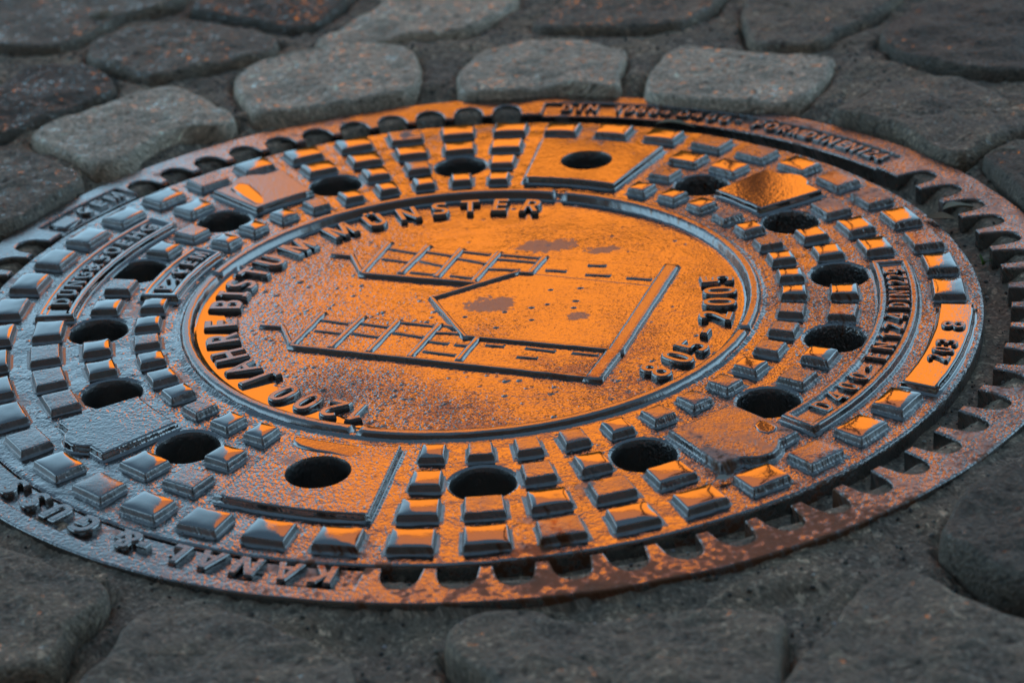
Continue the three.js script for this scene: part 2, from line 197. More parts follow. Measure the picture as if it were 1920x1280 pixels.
house('ochre rendered house with steep red roof, mirrored orange in the wet iron', -1.62, 3.75, -15, 9, 8.9, M.render, [[1.0, 1.7, 3]], 1, 7.4);
house('added brown brick house wall behind the photographer, shading the street', -16, 16, 5.2, 8, 12.5, M.brick, [[1.0, 1.7, 8], [4.4, 1.7, 8]], -1);  // unseen house added to block the sun and darken near-facing sides
house('added low brick house, a dark reflection on the side of the ochre house away from the lamp', -24, -4.2, -19, 8, 4.6, M.brick, [[1.0, 1.5, 6]], 1);  // unseen house added so that steep iron faces mirror something dark
house('added low brick house, a dark reflection on the lamp post side of the ochre house', 6.2, 26, -19, 8, 4.8, M.brick, [[1.0, 1.5, 6]], 1);  // added likewise, a dark low horizon for the iron to mirror
{
  const p = thing('street_lamp', 'dark iron street lamp post before the ochre house, mirrored as a dark stripe', 'street lamp', [1.15, 0, -7.5]);
  mesh('post', new THREE.LatheGeometry([[0.16, 0], [0.16, 0.7], [0.1, 0.8], [0.085, 5.2], [0.05, 5.3]].map(([a, b]) => new THREE.Vector2(a, b)), 20), M.pole, p);
  mesh('lantern', new THREE.LatheGeometry([[0.03, 5.25], [0.16, 5.35], [0.22, 5.8], [0.26, 5.82], [0.05, 6.05], [0, 6.06]].map(([a, b]) => new THREE.Vector2(a, b)), 12), M.pole, p);
}

// ---------------------------------------------------------------- the ground: bed of grit, cobbles
const FC = [0.0115, -0.001];                              // centre of the frame; the lid has slid to its left side
const pave = new THREE.Group(); pave.name = 'cobblestone_pavement'; pave.userData.kind = 'structure'; scene.add(pave);
{
  const s = new THREE.Shape([[-60, -60], [60, -60], [60, 60], [-60, 60]].map((p) => new THREE.Vector2(...p)));
  s.holes.push(new THREE.Path([[-0.95, -0.85], [-0.95, 1.25], [0.95, 1.25], [0.95, -0.85]].map((p) => new THREE.Vector2(...p))));
  const g = new THREE.ShapeGeometry(s).rotateX(-Math.PI / 2).translate(0, -0.012, 0);
  const far = mesh('street', g, M.far); far.userData.kind = 'structure';
}
// the joints have washed out a little along the foot of each stone
const BOXES = STONE_OUTLINES.map((P) => [Math.min(...P.map((p) => p[0])) - 0.01, Math.max(...P.map((p) => p[0])) + 0.01, Math.min(...P.map((p) => p[1])) - 0.01, Math.max(...P.map((p) => p[1])) + 0.01]);
function washed(x, z) {
  let best = 1;
  STONE_OUTLINES.forEach((P, s) => { const b = BOXES[s]; if (x < b[0] || x > b[1] || z < b[2] || z > b[3]) return; for (let i = 0, j = P.length - 1; i < P.length; j = i++) { const ax = P[j][0], az = P[j][1], dx = P[i][0] - ax, dz = P[i][1] - az, t = clamp(((x - ax) * dx + (z - az) * dz) / (dx * dx + dz * dz)); best = Math.min(best, Math.hypot(x - ax - dx * t, z - az - dz * t)); } });
  return 0.0075 * (1 - sstep(0.0025, 0.0075, best)) * clamp(0.65 + 1.2 * noise(x * 30 + 2, z * 30));
}
function bedH(x, z) {
  const r = Math.hypot(x, z), rf = Math.hypot(x - FC[0], z - FC[1]);
  const n = fbm(x * 16 + 4, z * 16, 4) * 0.004 - Math.abs(fbm(x * 34, z * 34 + 8, 3)) * 0.004 * sstep(0.39, 0.42, rf) + noise(x * 160, z * 160 + 7) * 0.0013 + Math.abs(noise(x * 330 + 9, z * 330)) * 0.0016;
  let h = lerp(lerp(-0.002, -0.008, sstep(0.37, 0.40, z)), 0.0075, sstep(0.392, 0.425, rf) * (1 - sstep(0.2, 0.36, z))) + n;
  if (rf > 0.386) h -= washed(x, z); else h = lerp(-0.0008, -0.011, sstep(0.362, 0.346, rf)) + n * 0.9;
  h = lerp(h, -0.09, 1 - sstep(0.312, 0.325, r));
  return h;
}
{
  const x0 = -1, x1 = 1, z0 = -1.3, z1 = 0.9, st = 0.0034, nx = Math.round((x1 - x0) / st), nz = Math.round((z1 - z0) / st), pos = new Float32Array((nx + 1) * (nz + 1) * 3), idx = [];
  for (let j = 0; j <= nz; j++) for (let i = 0; i <= nx; i++) { const x = x0 + i * st, z = z0 + j * st, o = (j * (nx + 1) + i) * 3; pos[o] = x; pos[o + 1] = bedH(x, z); pos[o + 2] = z; }
  for (let j = 0; j < nz; j++) for (let i = 0; i < nx; i++) { const a = j * (nx + 1) + i, b = a + 1, c = a + nx + 1, d = c + 1; idx.push(a, c, b, b, c, d); }
  mesh('joint_grit', planarUV(geoFrom(pos, idx), 0.42), M.bed, pave).userData.kind = 'stuff';
}
const NS = 120;
function stone(outline, seed, mat, top) {
  const r = rng(seed), pts = new THREE.CatmullRomCurve3(outline.map(([x, z]) => new THREE.Vector3(x, 0, z)), true, 'centripetal').getSpacedPoints(NS).slice(0, NS);
  let cx = 0, cz = 0; for (const p of pts) { cx += p.x / NS; cz += p.z / NS; }
  const size = Math.sqrt(pts.reduce((s, p) => s + (p.x - cx) ** 2 + (p.z - cz) ** 2, 0) / NS);
  // rings: inset in metres from the edge and share of the height
  const prof = [[-0.0022, -0.020], [-0.0018, 0.0], [-0.0014, 0.25 * top], [-0.0009, 0.45 * top], [-0.0003, 0.62 * top], [0.0004, 0.75 * top], [0.0012, 0.85 * top], [0.0023, 0.92 * top], [0.0040, 0.97 * top]];
  const pos = [], idx = [], rings = [];
  const push = (x, z, y, n) => {
    const d = fbm(x * 24 + seed, z * 24, 3) * 0.0040 + fbm(x * 95 + 3, z * 95 + seed, 3) * 0.0016 + fbm(x * 330, z * 330 + seed, 2) * 0.0007;
    const w = noise(x * 60 + 7 + y * 20, z * 60 + seed * 2 - y * 20) * 0.0012 * n;
    pos.push(x + w, y + (n ? fbm(x * 24 + seed, z * 24, 3) * 0.0040 : d), z + w * 0.7); return pos.length / 3 - 1;
  };
  const steep = prof.map(([i, y]) => pts.map((p) => { const dx = cx - p.x, dz = cz - p.z, l = Math.hypot(dx, dz) || 1; return push(p.x + dx / l * i, p.z + dz / l * i, y, 1); }));
  rings.push(...steep);
  for (let k = 1; k <= 19; k++) { const f = k / 20; rings.push(pts.map((p) => { const dx = cx - p.x, dz = cz - p.z, l = Math.hypot(dx, dz) || 1, t = lerp(0.0040 / l, 1, f); return push(p.x + dx * t, p.z + dz * t, top * (0.96 + 0.06 * Math.sin(f * 1.57) ), 0); })); }
  const c = push(cx, cz, top * 1.02, 0);
  for (let a = 0; a < rings.length - 1; a++) for (let i = 0; i < NS; i++) { const j = (i + 1) % NS; idx.push(rings[a][i], rings[a][j], rings[a + 1][i], rings[a][j], rings[a + 1][j], rings[a + 1][i]); }
  const L = rings[rings.length - 1]; for (let i = 0; i < NS; i++) idx.push(L[i], L[(i + 1) % NS], c);
  let g = geoFrom(pos, idx);
  const p = g.attributes.position, nA = g.attributes.normal; if (nA.getY(c) < 0) { const q = []; for (let i = 0; i < idx.length; i += 3) q.push(idx[i], idx[i + 2], idx[i + 1]); g = geoFrom(pos, q); }
  radialUV(g, cx, cz, 0.42, r(), r(), top * 0.85);
  return mesh('cobblestone', g, mat, pave);
}
STONE_OUTLINES.forEach((o, i) => stone(o, 100 + i * 7, M.stones[[1, 2, 1, 2, 0, 1, 0, 0, 0, 1, 0, 3, 4, 3, 4, 3, 3, 3, 3, 4][i]], [0.016, 0.015, 0.016, 0.015, 0.014, 0.012, 0.013, 0.014, 0.012, 0.014, 0.012, 0.015, 0.016, 0.013, 0.014, 0.010, 0.012, 0.012, 0.014, 0.016][i]));
{ // more cobbles of the same setts beyond the edges of the picture
  const r = rng(77), inPoly = (x, z, P) => { let c = false; for (let i = 0, j = P.length - 1; i < P.length; j = i++) if ((P[i][1] > z) !== (P[j][1] > z) && x < (P[j][0] - P[i][0]) * (z - P[i][1]) / (P[j][1] - P[i][1]) + P[i][0]) c = !c; return c; };
  let n = 0;
  for (let row = 0; row < 19; row++) for (let col = 0; col < 13; col++) {
    const cx = -0.93 + col * 0.155 + (row % 2) * 0.07 + (r() - 0.5) * 0.02, cz = -1.22 + row * 0.112 + (r() - 0.5) * 0.015, hw = 0.062 + r() * 0.008, hh = 0.043 + r() * 0.006;
    if (Math.hypot(cx - FC[0], cz) < 0.5) continue;
    const o = [[-1, -0.7], [-0.5, -1], [0.4, -1], [1, -0.75], [1, 0.6], [0.6, 1], [-0.5, 0.97], [-1, 0.7]].map(([a, b]) => [cx + a * hw + (r() - 0.5) * 0.014, cz + b * hh + (r() - 0.5) * 0.014]);
    const probe = [...o, [cx, cz], ...o.map(([x, z]) => [(x + cx) / 2, (z + cz) / 2])];
    if (probe.some(([x, z]) => STONE_OUTLINES.some((P) => inPoly(x, z, P)) )) continue;
    if (STONE_OUTLINES.some((P) => P.some(([x, z]) => Math.abs(x - cx) < hw + 0.012 && Math.abs(z - cz) < hh + 0.012))) continue;
    if (inPoly(cx, cz, [[-0.45, -0.80], [0.52, -0.57], [0.27, 0.51], [-0.27, 0.44]])) continue;   // this stretch is traced stone by stone
    stone(o, 900 + n++ * 5, M.stones[Math.floor(r() * 3)], 0.012 + r() * 0.004);
  }
}
{ // loose grit lying in the joints
  const r = rng(5), geo = new THREE.IcosahedronGeometry(1, 0), n = 15000, im = new THREE.InstancedMesh(geo, std({ color: 0xffffff, roughness: 0.7 }), n), m = new THREE.Matrix4(), q = new THREE.Quaternion(), c = new THREE.Color();
  let k = 0;
  while (k < n) {
    const x = -0.62 + r() * 1.3, z = -0.8 + r() * 1.35; const d = Math.hypot(x, z), df = Math.hypot(x - FC[0], z - FC[1]);
    if (d < 0.342) continue; if (df < 0.384 && df > 0.372) continue;
    const s = 0.0005 + 0.0014 * Math.pow(r(), 4); q.setFromEuler(new THREE.Euler(r() * 6, r() * 6, r() * 6));
    m.compose(new THREE.Vector3(x, bedH(x, z) + s * 0.4, z), q, new THREE.Vector3(s, s * 0.7, s * (0.7 + r() * 0.5))); im.setMatrixAt(k, m);
    const v = 0.06 + 0.45 * Math.pow(r(), 4); im.setColorAt(k, c.setRGB(v, v * 0.93, v * (0.75 + 0.2 * r()))); k++;
  }
  im.name = 'loose_grit'; im.userData.kind = 'stuff'; im.castShadow = im.receiveShadow = true; pave.add(im);
}
// ---------------------------------------------------------------- raised shapes of the casting
function roundCorners(P, rad, seg = 5) {                  // P: closed outline; corners marked [x, z, 1] get rounded
  const out = [], n = P.length;
  P.forEach((p, i) => {
    if (!p[2]) { out.push([p[0], p[1]]); return; }
    const a = P[(i + n - 1) % n], b = P[(i + 1) % n], ua = [a[0] - p[0], a[1] - p[1]], ub = [b[0] - p[0], b[1] - p[1]], la = Math.hypot(...ua), lb = Math.hypot(...ub), d = Math.min(rad, la * 0.48, lb * 0.48);
    for (let k = 0; k <= seg; k++) { const t = k / seg, A = [p[0] + ua[0] / la * d * (1 - t), p[1] + ua[1] / la * d * (1 - t)], B = [p[0] + ub[0] / lb * d * t, p[1] + ub[1] / lb * d * t]; out.push([A[0] + B[0] - p[0], A[1] + B[1] - p[1]]); }
  });
  return out;
}
function sector(r0, r1, a0, a1, step = 1.2) {            // annular sector, corners marked
  const P = [], n = Math.max(2, Math.ceil(Math.abs(a1 - a0) / step));
  for (let i = 0; i <= n; i++) P.push([...polar(r1, lerp(a0, a1, i / n)), i === 0 || i === n ? 1 : 0]);
  for (let i = n; i >= 0; i--) P.push([...polar(r0, lerp(a0, a1, i / n)), i === 0 || i === n ? 1 : 0]);
  return P;
}
const PROF = [[-0.0040, -0.0012], [-0.0030, 0.0001], [-0.0020, 0.0003], [-0.0013, 0.0006], [-0.0009, 0.0012], [-0.0006, 0.0020], [-0.0003, 0.0038], [0, 0.0045], [0.0004, 0.0049], [0.0012, 0.0051]];
const TRAY = [...PROF, [0.0032, 0.0050], [0.0040, 0.0046], [0.0047, 0.0037], [0.0054, 0.0030], [0.0064, 0.0028]];
function raised(outline, prof, opt = {}) {               // loops offset inward along the profile, flat cap on top
  const P = outline, n = P.length; let area = 0; for (let i = 0; i < n; i++) { const a = P[i], b = P[(i + 1) % n]; area += a[0] * b[1] - b[0] * a[1]; }
  const sgn = area > 0 ? 1 : -1, N = P.map((p, i) => {
    const a = P[(i + n - 1) % n], b = P[(i + 1) % n]; let e1 = [p[0] - a[0], p[1] - a[1]], e2 = [b[0] - p[0], b[1] - p[1]]; const l1 = Math.hypot(...e1) || 1, l2 = Math.hypot(...e2) || 1;
    const n1 = [-e1[1] / l1 * sgn, e1[0] / l1 * sgn], n2 = [-e2[1] / l2 * sgn, e2[0] / l2 * sgn]; let m = [n1[0] + n2[0], n1[1] + n2[1]]; const l = Math.hypot(...m) || 1, c = Math.max(0.45, (n1[0] * m[0] + n1[1] * m[1]) / l); return [m[0] / l / c, m[1] / l / c];
  });
  const y0 = opt.y || 0, pos = [], idx = [], tl = opt.tilt || [0, 0, 0, 0], tip = (x, z) => tl[0] * (x - tl[2]) + tl[1] * (z - tl[3]);
  const jit = (x, z) => (opt.rough || 0) * fbm(x * 260 + 11, z * 260, 2);
  prof.forEach(([d, y]) => P.forEach((p, i) => { const x = p[0] + N[i][0] * d, z = p[1] + N[i][1] * d, w = jit(x, z); pos.push(x + w * N[i][0], y0 + y + w * 0.3 + tip(x, z), z + w * N[i][1]); }));
  for (let k = 0; k < prof.length - 1; k++) for (let i = 0; i < n; i++) { const j = (i + 1) % n, a = k * n + i, b = k * n + j, c = a + n, d = b + n; if (sgn > 0) idx.push(a, c, b, b, c, d); else idx.push(a, b, c, b, d, c); }
  const side = geoFrom(pos, idx), o = (prof.length - 1) * n * 3, cont = [], cap = [], ci = [];
  for (let i = 0; i < n; i++) { cont.push(new THREE.Vector2(pos[o + 3 * i], pos[o + 3 * i + 2])); cap.push(pos[o + 3 * i], y0 + prof[prof.length - 1][1] + tip(pos[o + 3 * i], pos[o + 3 * i + 2]), pos[o + 3 * i + 2]); }
  const holes = (opt.holes || []).map((h) => h.map(([x, z]) => { cap.push(x, y0 + prof[prof.length - 1][1], z); return new THREE.Vector2(x, z); }));
  const flip = (t) => t;
  for (const t of THREE.ShapeUtils.triangulateShape(cont, holes)) { const [a, b, c] = flip(t), ax = cap[3 * a], az = cap[3 * a + 2], cr = (cap[3 * b] - ax) * (cap[3 * c + 2] - az) - (cap[3 * c] - ax) * (cap[3 * b + 2] - az); if (cr < 0) ci.push(a, b, c); else ci.push(a, c, b); }
  const parts = [side, geoFrom(cap, ci)];
  return planarUV(mergeGeometries(parts));
}
const circle = (x, z, r, n = 40) => Array.from({ length: n }, (_, i) => [x + r * Math.cos(i / n * 2 * Math.PI), z + r * Math.sin(i / n * 2 * Math.PI)]);
function lathe(pts, x, z, seg = 48) { return new THREE.LatheGeometry(pts.map(([a, b]) => new THREE.Vector2(a, b)), seg).translate(x, 0, z); }

const font = await new FontLoader().loadAsync('fonts/droid/droid_sans_regular.typeface.json');
const bold = await new FontLoader().loadAsync('fonts/droid/droid_sans_bold.typeface.json');
function glyph(ch, cap, x, z, deg, inward, y, hgt, parent, mat, heavy, wide = 1) {
  const base = new TextGeometry(ch, { font: heavy ? bold : font, size: cap, depth: 0.0006, curveSegments: 5, bevelEnabled: true, bevelThickness: hgt, bevelSize: cap * 0.07, bevelOffset: heavy ? 0 : cap > 0.018 ? cap * 0.016 : -cap * 0.004, bevelSegments: 4 });
  base.computeBoundingBox(); const b = base.boundingBox;
  const midY = ch === '-' ? cap * 0.36 : cap / 2;
  base.translate(-(b.min.x + b.max.x) / 2, -midY, -0.0006 * 0); base.scale(wide, 1, 1);
  const c = Math.cos(deg * D2R), s = Math.sin(deg * D2R), k = inward ? -1 : 1;
  const R = new THREE.Vector3(s * k, 0, c * k), U = new THREE.Vector3(c * k, 0, -s * k);
  base.applyMatrix4(new THREE.Matrix4().makeBasis(R, U, new THREE.Vector3(0, 1, 0)).setPosition(x, y, z));
  return mesh('letter', planarUV(base), mat, parent);
}
function arcText(str, cap, r, a0, a1, inward, y, hgt, parent, mat, heavy, cx = 0, cz = 0, wide = 1) { // evenly spread from angle a0 to a1
  const ch = [...str]; ch.forEach((k, i) => { if (k === ' ') return; const a = lerp(a0, a1, ch.length > 1 ? i / (ch.length - 1) : 0.5), [x, z] = polar(r, a); glyph(k, cap, x + cx, z + cz, a, inward, y, hgt, parent, mat, heavy, wide); });
}

// ---------------------------------------------------------------- the lid
const lid = thing('manhole_cover', 'round wet cast iron manhole cover with cathedral relief, studs and vent holes', 'manhole cover');
const HOLES = Array.from({ length: 16 }, (_, k) => polar(0.25, 90 + 22.5 * k)), HR = 0.0196;
const padHole = (k) => k === 15 || k === 7;               // 67.5 and 247.5 degrees carry a raised pad
const dropGrid = (() => {                                  // beads of water standing on the iron
  const r = rng(19), cell = 0.006, map = new Map(), key = (i, j) => i * 4096 + j;
  const add = (x, z, s, h) => { const i = Math.floor((x + 0.4) / cell), j = Math.floor((z + 0.4) / cell), k = key(i, j); if (!map.has(k)) map.set(k, []); map.get(k).push([x, z, s, h]); };
  for (let k = 0; k < 2600; k++) {
    const a = r() * Math.PI * 2, q = 0.185 * Math.sqrt(r()), x = q * Math.cos(a), z = q * Math.sin(a);
    const want = 0.06 + 0.9 * sstep(-0.02, -0.13, x + 0.4 * noise(x * 30, z * 30)) * sstep(-0.09, 0.0, z) + 0.35 * sstep(0.02, 0.12, z - 0.2 * x) + 0.2 * noise(x * 40 + 5, z * 40);
    if (r() > want) continue; const s = 0.0008 + 0.0011 * r() * r() + (r() < 0.05 ? 0.0009 : 0); add(x, z, s, s * (0.28 + 0.15 * r()));
  }
  for (let k = 0; k < 2600; k++) {
    const a = r() * Math.PI * 2, q = lerp(0.2, 0.337, r()), x = q * Math.cos(a), z = q * Math.sin(a);
    if (r() > 0.16 + 0.55 * sstep(-0.05, -0.2, x) + 0.25 * noise(x * 30, z * 30)) continue; const s = 0.0008 + 0.001 * r() * r(); add(x, z, s, s * (0.25 + 0.15 * r()));
  }
  return (x, z) => { let h = 0; const i0 = Math.floor((x + 0.4) / cell), j0 = Math.floor((z + 0.4) / cell); for (let i = i0 - 1; i <= i0 + 1; i++) for (let j = j0 - 1; j <= j0 + 1; j++) { const L = map.get(key(i, j)); if (L) for (const [a, b, s, e] of L) { const d2 = ((x - a) ** 2 + (z - b) ** 2) / (s * s); if (d2 < 1) h = Math.max(h, e * (1 - d2)); } } return h; };
})();
const FLOOR = -0.0024;                                    // the medallion lies a little lower than the outer field
function lidH(x, z) {
  const r = Math.hypot(x, z), th = Math.atan2(-z, x) / D2R;
  let h = fbm(x * 55, z * 55 + 20, 2) * 0.00035 + noise(x * 18 + 3, z * 18) * 0.0006;
  if (r < 0.192) {
    h = FLOOR + h * 0.55;
    const dr = dropGrid(x, z); h += dr;
    // standing water on the low side of the medallion, drawn up along the ring
    const edge = 0.1865 - r, k = puddle(x, z);
    if (k > 0) h = lerp(h, FLOOR + 0.0014 - Math.max(0, edge) * 0.048 + noise(x * 70, z * 70) * 0.00003, k);
    h += 0.0011 * sstep(0.004, 0, edge - 0.0005) * sstep(0.004, 0, edge - 0.0005);
  } else {
    h += dropGrid(x, z) * 0.9 + 0.0008 * Math.pow(sstep(0.2005, 0.1955, r), 2);
    if (r > 0.3384) h -= ((r - 0.3384) / 0.0008) ** 2 * 0.0005;
  }
  return h;
}
{
  const st = 0.00092, R = 0.3392, n = Math.ceil(R / st) + 1, W = 2 * n + 1, id = new Int32Array(W * W).fill(-1), pos = [], idx = [];
  const snap = (x, z) => {
    const r = Math.hypot(x, z); if (Math.abs(r - R) < st * 0.6) { x *= R / r; z *= R / r; }
    if (r > 0.225 && r < 0.275) for (const [hx, hz] of HOLES) { const dx = x - hx, dz = z - hz, d = Math.hypot(dx, dz); if (Math.abs(d - HR) < st * 0.6) { x = hx + dx / d * HR; z = hz + dz / d * HR; } }
    return [x, z];
  };
  const out = (x, z) => { const r = Math.hypot(x, z); if (r > R + 1e-6) return true; if (r > 0.225 && r < 0.275) for (const [hx, hz] of HOLES) if (Math.hypot(x - hx, z - hz) < HR - 1e-6) return true; return false; };
  const hole = (x, z) => { let h = 0; const r = Math.hypot(x, z); if (r > 0.225 && r < 0.275) for (const [hx, hz] of HOLES) { const d = Math.hypot(x - hx, z - hz); if (d < 0.0218) h = -(((0.0218 - d) / 0.0022) ** 2) * 0.0009; } return h; };
  for (let j = 0; j < W; j++) for (let i = 0; i < W; i++) { const [x, z] = snap((i - n) * st, (j - n) * st); if (out(x, z)) continue; id[j * W + i] = pos.length / 3; pos.push(x, lidH(x, z) + hole(x, z), z); }
  for (let j = 0; j < W - 1; j++) for (let i = 0; i < W - 1; i++) { const a = id[j * W + i], b = id[j * W + i + 1], c = id[(j + 1) * W + i], d = id[(j + 1) * W + i + 1]; if (a >= 0 && b >= 0 && c >= 0) idx.push(a, c, b); if (b >= 0 && c >= 0 && d >= 0) idx.push(b, c, d); if (a >= 0 && c >= 0 && d >= 0 && b < 0) idx.push(a, c, d); if (a >= 0 && b >= 0 && d >= 0 && c < 0) idx.push(a, d, b); }
  mesh('plate', planarUV(geoFrom(pos, idx)), M.plate, lid);
  mesh('rim', radialUV(lathe([[0.3391, -0.0006], [0.3397, -0.0014], [0.3400, -0.0030], [0.3400, -0.034]], 0, 0, 256), 0, 0, SPAN), M.dry, lid);
  HOLES.forEach(([x, z], k) => {
    const up = padHole(k) ? 0.0051 : 0;
    mesh('vent_hole', radialUV(lathe([[up ? HR + 0.0001 : HR - 0.00005, up ? up - 0.0002 : -0.0008], [HR - 0.0006, up - 0.0022], [HR - 0.0010, -0.006], [HR - 0.0014, -0.033]], x, z), x, z, SPAN), M.side, lid);
  });
}
{ // soil caught in the dirt trap under the vent holes
  const pos = [], idx = [], st = 0.003, n = 100, W = 2 * n + 1, id = new Int32Array(W * W).fill(-1);
  for (let j = 0; j < W; j++) for (let i = 0; i < W; i++) { const x = (i - n) * st, z = (j - n) * st, r = Math.hypot(x, z); if (r < 0.222 || r > 0.278) continue; id[j * W + i] = pos.length / 3; pos.push(x, -0.024 + fbm(x * 50, z * 50, 4) * 0.010 + noise(x * 260, z * 260) * 0.003, z); }
  for (let j = 0; j < W - 1; j++) for (let i = 0; i < W - 1; i++) { const a = id[j * W + i], b = id[j * W + i + 1], c = id[(j + 1) * W + i], d = id[(j + 1) * W + i + 1]; if (a >= 0 && b >= 0 && c >= 0 && d >= 0) idx.push(a, c, b, b, c, d); }
  mesh('trapped_soil', planarUV(geoFrom(pos, idx), 0.42), M.soil, lid).userData.kind = 'stuff';
}
// studs: four rows on a grid of 7.5 degrees
const STUD_P = [[-0.0040, -0.12], [-0.0030, 0.0], [-0.0020, 0.05], [-0.0013, 0.11], [-0.0009, 0.2], [-0.00065, 0.34], [-0.0003, 0.74], [0, 0.89], [0.0004, 0.965], [0.0010, 1]];
const prof1 = (d) => { if (d <= STUD_P[0][0]) return STUD_P[0][1]; for (let i = 1; i < STUD_P.length; i++) if (d < STUD_P[i][0]) { const [a, p] = STUD_P[i - 1], [b, q] = STUD_P[i]; return lerp(p, q, (d - a) / (b - a)); } return 1; };
function studGeo(r0, a, half, seed) {
  const R = rng(seed), hu = half[0], hv = half[1], H = 0.0047 + 0.0004 * R();
  const axis = (h) => { const e = STUD_P.map(([d]) => -h + d), m = []; for (let k = 1; k < 7; k++) m.push(lerp(-h + 0.0009, h - 0.0009, k / 7)); return [...e, ...m, ...e.map((v) => -v).reverse()]; };
  const U = axis(hu), V = axis(hv), pos = [], idx = [], wet = R(), dome = wet > 0.25 ? 0.00025 + 0.0004 * R() : 0.00004, ou = (R() - 0.5) * 0.3, ov = (R() - 0.5) * 0.3, tu = (R() - 0.5) * 0.03, tv = (R() - 0.5) * 0.03;
  const ca = Math.cos(a * D2R), sa = Math.sin(a * D2R);
  for (const v of V) for (const u of U) {
    const pu = prof1(hu - Math.abs(u)), pv = prof1(hv - Math.abs(v)), rr = r0 + v, uu = u * rr / r0;
    const x0 = rr * ca + uu * sa, z0 = -rr * sa + uu * ca;
    const edge = (1 - clamp(Math.min(pu, pv))) , jx = fbm(x0 * 300, z0 * 300 + 9, 2) * 0.0004 * (0.4 + edge);
    let y = H * (pu < 0 || pv < 0 ? Math.min(pu, pv) : pu * pv);
    const cu = clamp(u / hu - ou, -1.15, 1.15), cv = clamp(v / hv - ov, -1.15, 1.15);
    if (pu > 0 && pv > 0) y += (dome * (1 - Math.abs(cu) ** 3.4) * (1 - Math.abs(cv) ** 3.4) + tu * u + tv * v + noise(x0 * 130, z0 * 130) * 0.00012) * pu * pv;
    pos.push(x0 + jx, y, z0 + jx * 0.6);
  }
  const n = U.length, side = [], flat = (h, c) => h - Math.abs(c) > -0.0001; for (let j = 0; j < V.length - 1; j++) for (let i = 0; i < n - 1; i++) { const p = j * n + i, top = flat(hu, (U[i] + U[i + 1]) / 2) && flat(hv, (V[j] + V[j + 1]) / 2); (top ? idx : side).push(p, p + 1, p + n, p + 1, p + n + 1, p + n); }
  const nTop = idx.length, geo = planarUV(geoFrom(pos, [...idx, ...side])); geo.addGroup(0, nTop, 0); geo.addGroup(nTop, side.length, 1);
  return { geo, wet };
}
const ROWS = [[0.3175, [0.0125, 0.0100]], [0.2830, [0.0113, 0.0095]], [0.2495, [0.0087, 0.0088]], [0.2165, [0.0072, 0.0080]]];
const within = (a, lo, hi) => { a = ((a % 360) + 540) % 360 - 180; return a >= lo && a <= hi; };
ROWS.forEach(([r, half], row) => {
  for (let k = 0; k < 48; k++) {
    const a = ((k * 7.5 + 180) % 360) - 180;
    if (row === 0 && within(a, -31, -14)) continue;
    if (row === 1 && (within(a, -46, 1) || within(a, 142, 173))) continue;
    if (row === 2 && k % 3 === 0) continue;
    if (row === 3 && within(a, 149, 166)) continue;
    if (row > 0 && (within(a, 59, 76) || within(a, -121, -104))) continue;
    if (row > 0 && row < 3 && [33.75, 123.75, -146.25, -56.25].some((c) => within(a, c - 4, c + 4))) continue;
    const { geo, wet } = studGeo(r, a, half, 1000 + row * 100 + k);
    mesh('stud', geo, [wet > (Math.abs(a) > 110 ? 0.28 : 0.42) ? M.film : wet > 0.25 ? M.damp : M.dry, M.side], lid);
  }
});
// raised pads
for (const c of [67.5, -112.5]) {
  const P = sector(0.2115, 0.2925, c - 9.6, c + 9.6), [hx, hz] = polar(0.25, c);
  mesh('pad', raised(P, PROF, { holes: [circle(hx, hz, HR + 0.0001, 48).reverse()], rough: 0.0006 }), c > 0 ? M.plate : M.plate, lid);
}
for (const c of [33.75, 123.75, -146.25, -56.25]) {
  const P = [], n = 44; for (let i = 0; i <= n; i++) { const t = lerp(-5.8, 5.8, i / n), off = 0.29 * Math.sin(t * D2R), b = Math.max(0, 0.2848 + Math.sqrt(Math.max(0, 0.0165 ** 2 - off * off)) - 0.2935); P.push([...polar(0.2935 + b, c + t), i === 0 || i === n ? 1 : 0]); }
  for (let i = 8; i >= 0; i--) P.push([...polar(0.2400, c + lerp(-5.8, 5.8, i / 8)), i === 0 || i === 8 ? 1 : 0]);
  mesh('pad', raised(P, PROF, { rough: 0.0006 }), c === 33.75 ? M.film : c === 123.75 ? M.damp : c === -56.25 ? M.dry : M.plate, lid);
}
// lettered trays
function tray(r0, r1, a0, a1, mat) { return mesh('inscription_tray', raised(sector(r0, r1, a0, a1), TRAY, { rough: 0.0004 }), mat, lid); }
let t = tray(0.2725, 0.2970, -48.4, 1.6, M.damp);
arcText('D400-EN124', 0.0125, 0.2850, -43.5, -16.5, true, 0.0027, 0.0020, t, M.letter, false, 0, 0, 0.85); arcText('DIN1229', 0.0125, 0.2850, -13.2, -2.4, true, 0.0027, 0.0020, t, M.letter, false, 0, 0, 0.72);
t = tray(0.2700, 0.2950, 141.4, 176.2, M.film);
arcText('DUNG&SOEHG', 0.0120, 0.2825, 171.5, 144.8, false, 0.0027, 0.0020, t, M.letter);
t = tray(0.2040, 0.2290, 147.9, 169.4, M.film);
arcText('P:CEM', 0.0110, 0.2165, 166, 151.2, false, 0.0027, 0.0020, t, M.letter);
t = mesh('pad', raised(sector(0.3110, 0.3325, -33.6, -12.5), PROF, { rough: 0.0005 }), M.film, lid);
arcText('203', 0.0125, 0.3220, -27.2, -23.2, true, 0.0050, 0.0014, t, M.letter, false, 0, 0, 0.75); arcText('8', 0.0135, 0.3220, -18.6, -18.6, true, 0.0050, 0.0014, t, M.letter);
